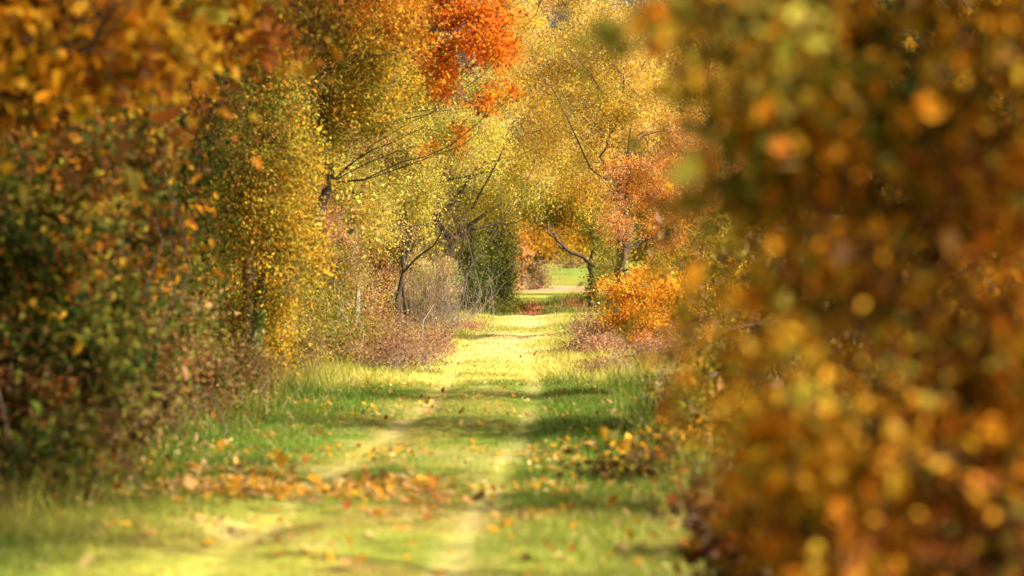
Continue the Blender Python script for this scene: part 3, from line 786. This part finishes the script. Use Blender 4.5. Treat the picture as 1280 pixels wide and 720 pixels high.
for x, y, rot, s_, lab in [(3.5, 13, 0.2, 0.95, 'gold and green hedge bush close behind the blurred bush'), (3.4, 18, 3.3, 1.1, 'gold and green hedge bush behind the blurred bush, nearer than the leafy verge shrub'), (3.7, 28, 4.4, 1.75, 'gold and green hedge bush behind the blurred bush, just past the leafy verge shrub'), (4.4, 35.5, 2.1, 1.5, 'gold and green hedge bush behind the blurred bush before the pink brown brambles'), (3.4, 48, 1.0, 0.9, 'gold and green hedge bush between the pink brown brambles and the blurred bush'), (5.2, 58, 2.5, 1.1, 'gold and green hedge bush to the right of the bright orange bush'),
                           (5.4, 72, 4.0, 1.2, 'gold and green hedge bush right of the dark trunk of the peach leaved tree'), (4.2, 84, 5.2, 1.2, 'gold and green hedge bush at the foot of the tall golden tree'),
                           (6.6, 90, 0.4, 1.4, 'gold and green hedge bush at the far right behind the golden tree'), (4.8, 100, 3.2, 1.3, 'gold and green hedge bush near the crest at the right'), (8.5, 100, 1.8, 1.5, 'gold and green hedge bush near the crest, furthest right')]:
    copy_plant(hb, x, y, rot, s_, lab, g_h)
g_b = 'trees beyond the crest'
wb = [wood_tree('yellow tree beyond the crest left of the field opening', -6.5, 136, 15, 4.2, [p_lemon, p_yol, p_yel], 305, g_b, 0.16, 620, 34),
      wood_tree('golden orange tree beyond the crest right of the field opening', 7.5, 138, 15, 4.2, [p_pale, p_orange, p_peach], 306, g_b, 0.16, 620, 34)]
for k, x, y, rot, s, lab in [(0, -10.5, 128, 1, 1.0, 'yellow tree beyond the crest behind the grey twiggy shrub'), (0, 6.2, 128, 2.2, 0.8, 'yellow green tree beyond the crest at the right of the bent limb'),
                             (1, 11.5, 150, 3.0, 1.1, 'golden orange tree at the far right beyond the crest'), (0, -9, 150, 4.0, 1.1, 'yellow tree in the rear row beyond the crest'),
                             (1, -14.5, 145, 0.6, 1.1, 'orange tree in the rear row beyond the crest, far left')]:
    copy_plant(wb[k], x, y, rot, s, lab, g_b)
# crowns that meet over the opening
plant('roof_tree', 'golden tree spreading its crown above the field opening beyond the crest', 'tree', (5.2, 143),
    [B(690, 130, 142, 70, 60, p_pale), B(650, 190, 142, 60, 50, p_lemon), B(730, 200, 142, 50, 50, p_pale), B(620, 110, 142, 50, 70, p_yg), B(690, 235, 144, 60, 28, p_yol), B(650, 40, 142, 30, 50, p_pale), B(760, 90, 142, 40, 80, p_pale), B(645, 10, 143, 34, 60, p_pale), B(700, 60, 143, 40, 30, p_pale), B(715, -5, 143, 26, 26, p_pale), B(690, -12, 144, 40, 28, pal(straw=3, peach=2, yellow=2)), B(675, 12, 146, 30, 24, pal(straw=3, peach=2, yellow=2)), B(900, 40, 143, 60, 110, p_pale), B(740, 0, 143, 34, 50, p_pale), B(820, 60, 143, 60, 100, p_pale)],
    2700, 30, 0.12, 0.32, 307, trunk_top=at(790, 130, 143), trunk_r=0.25, limb_r=0.12, twig_r=0.016)
# far side of the field
plant('far_orange_tree', 'blurred orange tree on the far side of the field seen through the opening', 'tree', at(672, 350, 260)[:2],
    [B(675, 300, 260, 26, 22, pal(amber=3, gold=4, yellow=3)), B(712, 305, 262, 26, 20, pal(yellow=4, gold=3, lemon=1)), B(655, 330, 258, 10, 14, p_peach), B(735, 300, 262, 26, 24, pal(yellow=2, gold=2)), B(690, 265, 262, 50, 24, p_orange)],
    760, 26, 0.20, 0.5, 308, trunk_top=at(676, 305, 260), trunk_r=0.35, limb_r=0.15, twig_r=0.03)
plant('far_scrub', 'grey brown scrub bank along the top of the green field', 'shrub', at(718, 334, 320)[:2],
    [B(705, 326, 320, 14, 6, pal(grey=2, tan=2, mauve=1)), B(728, 323, 322, 18, 8, pal(mauve=2, grey=2, tan=1)), B(745, 328, 320, 12, 6, pal(tan=2, grey=1))], 160, 24, 0.2, 0.4, 312, crown='foliage', stems=10, twig_r=0.02)
plant('far_trunk_tree', 'thin purple brown trunk with peach leaves at the left of the field', 'tree', at(653, 372, 170)[:2],
    [B(648, 312, 170, 10, 12, p_peach), B(640, 345, 170, 8, 16, p_peach), B(640, 290, 170, 14, 20, p_orange)], 120, 26, 0.14, 0.35, 309, trunk_top=at(653, 300, 170), trunk_r=0.14, limb_r=0.06, twig_r=0.015, bark=TWIG)
plant('far_bush', 'grey brown bush at the left foot of the field behind the peach trunk', 'shrub', at(672, 365, 180)[:2],
    [B(672, 345, 180, 13, 14, pal(tan=3, grey=2, olive=1)), B(664, 335, 178, 6, 8, pal(dkgreen=1, brown=2)), B(660, 362, 172, 16, 5, pal(mauve=2, tan=2)), B(640, 368, 165, 14, 8, pal(straw=3, peach=2))],
    200, 26, 0.13, 0.3, 310, crown='foliage', stems=14, twig_r=0.012)
g_f = 'hedge trees at the far end of the field'
wf = wood_tree('brown hedge tree at the far end of the field, in the middle of the gap', 2.5, 425, 11, 7, [p_mauve, p_tan, p_olive], 311, g_f, 0.32, 420, 26)
for x, rot, s, lab in [(-12, 1, 1.1, 'brown hedge tree at the far end of the field behind the orange tree'), (14, 2, 1.1, 'brown hedge tree at the far end of the field behind the bent limb'), (-26, 4, 1.5, 'brown hedge tree at the far end of the field, furthest left'), (28, 5, 1.5, 'brown hedge tree at the far end of the field, furthest right')]:
    copy_plant(wf, x, 430, rot, s, lab, g_f)


# ------------------------------------------------------------------ single leaves: on the near plants and fallen on the grass
def one_leaf(name, col, seed, lobed=False):
    rng = np.random.default_rng(seed)
    prof = [(0, 0.03), (0.12, 0.22), (0.32, 0.46), (0.55, 0.42), (0.8, 0.22), (1.0, 0.02)]
    if lobed:
        prof = [(0, 0.03), (0.1, 0.30), (0.24, 0.20), (0.4, 0.52), (0.55, 0.26), (0.75, 0.34), (1.0, 0.02)]
    curl = rng.uniform(0.05, 0.2)
    v, f = [], []
    for t, w in prof:
        z = -curl * t * t
        v += [(t - 0.4, -w * 0.8, z + 0.18 * w), (t - 0.4, 0, z), (t - 0.4, w * 0.8, z + 0.18 * w + 0.03 * rng.normal())]
    n = len(prof)
    for i in range(n - 1):
        for k in (0, 1):
            f.append((3 * i + k, 3 * i + 3 + k, 3 * i + 4 + k, 3 * i + 1 + k))
    f = np.array(f)
    cols = np.array(C[col])[None] * rng.uniform(0.8, 1.2, (len(f), 1))
    return mesh_quads(name, np.array(v), f, LEAF, cols)


cnames = ['tan', 'yellow', 'gold', 'amber', 'orange', 'rust', 'olive', 'peach', 'straw', 'brown', 'yolive']
leaf_mesh = {}
for i, n_ in enumerate(cnames):
    for q in (0, 1):
        leaf_mesh[n_, q] = one_leaf('leaf_' + n_, n_, 500 + 2 * i + q, bool(q))


def hang_leaves(root, blobs, n, size, names, seed, front):
    rng = np.random.default_rng(seed)
    base = np.array(root.location)
    for k in range(n):
        b = blobs[rng.integers(len(blobs))]
        d = unit(rng.normal(size=3) + np.array(front)); p = b['c'] + d * b['r'] * rng.uniform(0.75, 1.02)
        nm = names[rng.integers(len(names))]
        o = link('leaf', leaf_mesh[nm, int(rng.integers(2))], root)
        o.location = p - base
        o.rotation_euler = (rng.normal() * 0.7 + 0.9, rng.normal() * 0.6 + 0.5, rng.uniform(0, 6.28))
        s = size * rng.uniform(0.75, 1.3); o.scale = (s, s, s)


hang_leaves(near_bush, near_blobs, 290, 0.050, ['amber', 'orange', 'gold', 'amber', 'peach', 'yellow', 'gold', 'orange'], 41, (-0.25, -0.9, 0.1))
hang_leaves(near_left, [B(60, 30, 15.5, 150, 75, p_gold), B(150, 85, 16.5, 100, 55, p_gold), B(250, 30, 18, 90, 60, p_gold)], 200, 0.09, ['gold', 'amber', 'amber', 'yolive', 'gold', 'rust'], 42, (0.2, -0.8, -0.2))

desc = dict(tan='tan', yellow='yellow', gold='golden', amber='amber', orange='orange', rust='rust brown', olive='olive', peach='peach coloured', straw='pale straw coloured', brown='brown', yolive='olive yellow')
patches = [((225, 400), (588, 640), 70, 'in the leaf drift across the left wheel rut', ['gold', 'amber', 'peach', 'rust', 'straw', 'gold', 'tan']),
           ((425, 545), (590, 650), 80, 'in the leaf drift between the two wheel ruts', ['amber', 'orange', 'yellow', 'gold', 'rust', 'peach', 'straw']),
           ((545, 610), (596, 630), 22, 'in the pale bare patch of the right wheel rut', ['straw', 'peach', 'straw', 'brown']),
           ((690, 850), (565, 632), 46, 'on the grass around the twig heap at the right', ['peach', 'amber', 'straw', 'orange', 'gold']),
           ((60, 240), (585, 690), 26, 'on the grass below the brambles at the lower left', ['gold', 'peach', 'amber', 'yellow']),
           ((200, 860), (640, 716), 34, 'on the foremost grass at the bottom', ['peach', 'straw', 'amber', 'gold'])]
rng = np.random.default_rng(77)
for (x0, x1), (y0, y1), n, where, names in patches:
    for k in range(n):
        if 'drift' in where:
            px = np.clip(rng.normal((x0 + x1) / 2, (x1 - x0) / 2.8), x0 - 60, x1 + 60); py = np.clip(rng.normal((y0 + y1) / 2, (y1 - y0) / 3.2), y0 - 8, y1 + 8)
        else:
            px = rng.uniform(x0, x1); py = rng.uniform(y0, y1)
        Y = EYE * F / (py - VY)
        x = (px - VX) * Y / F
        nm = names[rng.integers(len(names))]
        o = link('fallen_leaf', leaf_mesh[nm, int(rng.integers(2))], None, label='%s fallen leaf lying %s' % (desc[nm], where), cat='leaf', group='fallen leaves ' + where)
        o.location = (x, Y, gz(x, Y) + rng.uniform(0.02, 0.045))
        o.rotation_euler = (rng.normal() * 0.22, rng.normal() * 0.22, rng.uniform(0, 6.28))
        s = 0.082 * np.exp(rng.normal() * 0.28); o.scale = (s, s, s)

# the rest of the litter, too small to count
pos, cols = [], []
lp = np.array([C[k] for k in ('gold', 'tan', 'rust', 'gold', 'peach', 'amber', 'straw')])
for n, y0, y1, x0, x1 in ((3600, 14, 40, -4.6, 2.0), (1000, 18, 27, -3.4, -1.1), (2200, 18.6, 22.5, -2.7, -0.7), (700, 20, 26, -0.2, 1.6), (2600, 18, 100, -5.2, -3.1), (700, 40, 100, -3, 1.5)):
    x = rng.uniform(x0, x1, n); y = rng.uniform(y0, y1, n)
    k = noise2(x, y, 0.8, 91) > 0.5
    x, y = x[k], y[k]
    pos.append(np.stack([x, y, ground_z(x, y) + rng.uniform(0.02, 0.06, len(x))], 1))
    cols.append(lp[rng.integers(0, len(lp), len(x))] * rng.uniform(0.7, 1.2, (len(x), 1)))
pos = np.concatenate(pos); cols = np.concatenate(cols)
v, f, c = leaves_arrays(pos * 1.0, np.zeros_like(pos), 0.06, cols, rng, False, 0.0, 6.0, 0.7)
link('leaf_litter', mesh_quads('leaf_litter', v, f, LEAF, c), kind='stuff')
print('leaf faces', LEAF_TOTAL[0])
